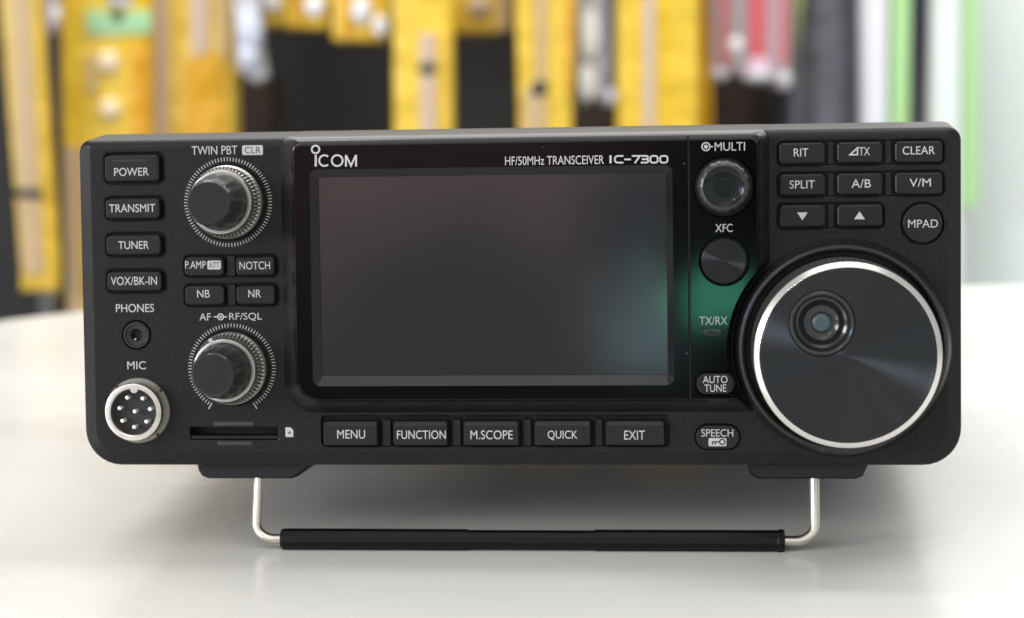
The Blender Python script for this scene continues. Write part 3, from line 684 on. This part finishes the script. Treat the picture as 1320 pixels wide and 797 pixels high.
def ticks(c, r0, r1, angs, longs=()):
    qs = []
    for ang in angs:
        d = Vector((math.cos(ang), math.sin(ang))); rr_ = r1
        qs += stroke([tuple(Vector(c) + d * r0), tuple(Vector(c) + d * rr_)], .22)
    for ang in longs:
        d = Vector((math.cos(ang), math.sin(ang))); qs += stroke([tuple(Vector(c) + d * r0), tuple(Vector(c) + d * (r1 + .9))], .3)
    sheet('tick_scale', qs, 0, M['print'], radio)
ticks(KNOBS['pbt'], 11.35, 12.4, [2 * math.pi * i / 88 for i in range(88)])
lo = math.radians(-90 + 31); hi = math.radians(270 - 31)
ticks(KNOBS['af'], 11.35, 12.4, [lo + (hi - lo) * i / 72 for i in range(1, 72)], (lo, hi))

# --- MULTI and XFC
bm = bmesh.new()
lathe(bm, ((7.3, 2.6), (7.3, HH + 1.2), (7.2, HH + 2), (6.95, HH + 6.2, .10, 18), (6.7, HH + 7.4, .12, 18), (6.1, HH + 8.1, .04, 18), (5.5, HH + 8.3), (5.3, HH + 8.1), (3.6, HH + 7.8), (1.8, HH + 7.65)), *multi, n=144, mats=[0] * 6 + [1] * 4)
link('control_knob', finish(bm, 'control_knob', 40), [M['knob'], mat('dished_knob_face', (.008, .010, .010), .16, spec=.22)], radio)
turned('round_button', ((6.05, 2.6), (6.05, HH + .7), (5.9, HH + 1.0), (5.6, HH + 1.1)), *xfc, mat('brushed_button_face', (.028, .028, .029), .34, metal=.85, aniso=1), radio)

# --- the tuning dial
bm = bmesh.new()
lathe(bm, ((29.8, -.8), (29.4, .3), (28.4, 3.0), (27.7, 4.1), (26.9, 4.3), (26.3, 3.9), (26.0, 2.5), (26.0, -.8)), *DIAL, n=128, caps=(False, False))
link('dial_collar', finish(bm, 'dial_collar', 40), M['housing'], radio)
DH = 28.0
bm = bmesh.new()
lathe(bm, ((25.0, -1), (24.6, 1.5), (24.6, 6.5), (24.4, 7.2), (24.15, 7.6, .16, 100), (24.0, DH - 3.2, .16, 100), (24.05, DH - 2.6), (24.1, DH - 1.3)), *DIAL, n=400)
dial = link('tuning_dial', finish(bm, 'tuning_dial', 34), M['dialside'], radio)
bm = bmesh.new(); lathe(bm, ((24.05, DH - 1.29), (24.0, DH - .85), (22.8, DH + .02), (22.65, DH + .06), (22.55, DH - .3), (22.55, DH - 1.29)), *DIAL, n=128, caps=(False, False))
link('silver_ring', finish(bm, 'silver_ring', 40), M['silver'], dial)
dc = S(1059.6, 417, DH)
bm = bmesh.new(); lathe(bm, ((22.54, DH - 1.25), (22.54, DH - .2), (22.0, DH - .02), (21.7, DH - .14)), *DIAL, n=128)
face = link('dial_face', finish(bm, 'dial_face', 30), M['dial'], dial)
cb = bmesh.new(); lathe(cb, ((8.6, DH - 4), (8.6, DH + 2)), *dc, n=64)
bpy.context.view_layer.update(); cut(face, cb)
cb = bmesh.new(); lathe(cb, ((8.59, DH - 4.6), (8.59, DH + 2)), *dc, n=64); cut(dial, cb)
bm = bmesh.new()
lathe(bm, ((8.5, DH - 4.5), (8.5, DH - .35), (8.35, DH - .1), (7.9, DH + .25), (7.4, DH + .1), (7.1, DH - .8), (6.6, DH - 3.2), (5.9, DH - 3.6), (4.9, DH - 3.3), (4.5, DH - 2.9), (4.2, DH - 3.0), (2.6, DH - 4.0)), *dc, n=96)
dim = link('finger_dimple', finish(bm, 'finger_dimple', 40), M['cup'], dial)
turned('dimple_centre', ((2.3, DH - 4.05), (2.3, DH - 3.5), (2.0, DH - 3.3), (1.0, DH - 3.2)), *dc, M['blue'], dial, n=40)

# --- feet and wire stand
def foot(px0, px1, pt, pb, r, taper):
    x0, z1 = S(px0, pt, -8); x1, z0 = S(px1, pb, -8)
    bm = bmesh.new()
    z1 = PZ0 + .6
    pts = [(x0, z1), (x0 + .6, z0 + 2.2), (x0 + 1.6, z0 + .7), (x0 + 3.4, z0), (x1 - taper - 1.6, z0), (x1 - taper + .2, z0 + .7), (x1, z1)]
    ins = [(x + (.5 if x < (x0 + x1) / 2 else -.5), z + (.5 if z < z1 - .1 else 0)) for x, z in pts]
    loft(bm, [(ins, -6.0), (pts, -6.6), (pts, -38), (ins, -39)])
    return link('foot', finish(bm, 'foot', 30), M['foot'], radio)
foot(255, 410, 598, 616, 1, 5.5); foot(962, 1121, 598, 616.5, 1, 2.2)
for x in (-88, 88):
    bm = bmesh.new(); bmesh.ops.create_cone(bm, cap_ends=True, segments=32, radius1=9, radius2=10, depth=16)
    zt = 225 * math.tan(-TILT)
    for v in bm.verts: v.co = Vector((x + v.co.x, 225 + v.co.y, zt + 8 + v.co.z)) * MM
    link('rear_foot', finish(bm, 'rear_foot'), M['foot'], radio)
def tube(bm, path, r, n=16, rfun=None):
    ring = []
    for i, p in enumerate(path):
        p = Vector(p); a = Vector(path[max(i - 1, 0)]); b_ = Vector(path[min(i + 1, len(path) - 1)])
        t = (b_ - a).normalized(); u = t.cross(Vector((0, 1, .123))).normalized(); v = t.cross(u)
        rr_ = rfun(i) if rfun else r
        ring.append([bm.verts.new((p + (u * math.cos(2 * math.pi * k / n) + v * math.sin(2 * math.pi * k / n)) * rr_) * MM) for k in range(n)])
    for i in range(len(ring) - 1):
        for k in range(n): bm.faces.new((ring[i][k], ring[i][(k + 1) % n], ring[i + 1][(k + 1) % n], ring[i + 1][k]))
    bm.faces.new(ring[0][::-1]); bm.faces.new(ring[-1])
BY = 3.0                                              # the bar lies this far behind the panel face
xl = S(334, 640, -8)[0]; xr = S(1049.5, 640, -8)[0]
zb = 3.1
ztop = S(335, 612, -8)[1]
path = []
def P3(x, t): return (x, lerp(8, BY, t), lerp(ztop, zb, t))
rad = 5.2
for t in (0, .3, .6, .76): path.append(P3(xl, t))
for i in range(1, 9):
    a = math.pi / 2 * i / 8
    q = P3(xl, .76); x = xl + rad * (1 - math.cos(a)); path.append((x, lerp(q[1], BY, math.sin(a)), lerp(q[2], zb, math.sin(a))))
lp = list(path)
rp = [(xr + xl - p[0], p[1], p[2]) for p in reversed(lp)]
bm = bmesh.new(); tube(bm, lp + rp, 1.38)
stand = link('wire_stand', finish(bm, 'wire_stand', 60), M['wire'], radio)
sx0 = S(360, 697, 0)[0]; sx1 = S(1012, 697, 0)[0]
q1, q2 = S(603, 697, 0)[0], S(765, 697, 0)[0]
bm = bmesh.new()
xs = [(sx0, 2.6), (sx0 + .6, 3.0), (sx0 + 2, 3.05), (q1 - .6, 3.0), (q1, 2.75), (q2, 2.75), (q2 + .6, 3.0), (sx1 - 2, 3.0), (sx1 - 1.6, 3.2), (sx1 - .3, 3.2), (sx1, 2.8)]
tube(bm, [(x, BY, zb) for x, _ in xs], 3, 12, lambda i: xs[i][1])
link('rubber_sleeve', finish(bm, 'rubber_sleeve', 22), M['sleeve'], stand)
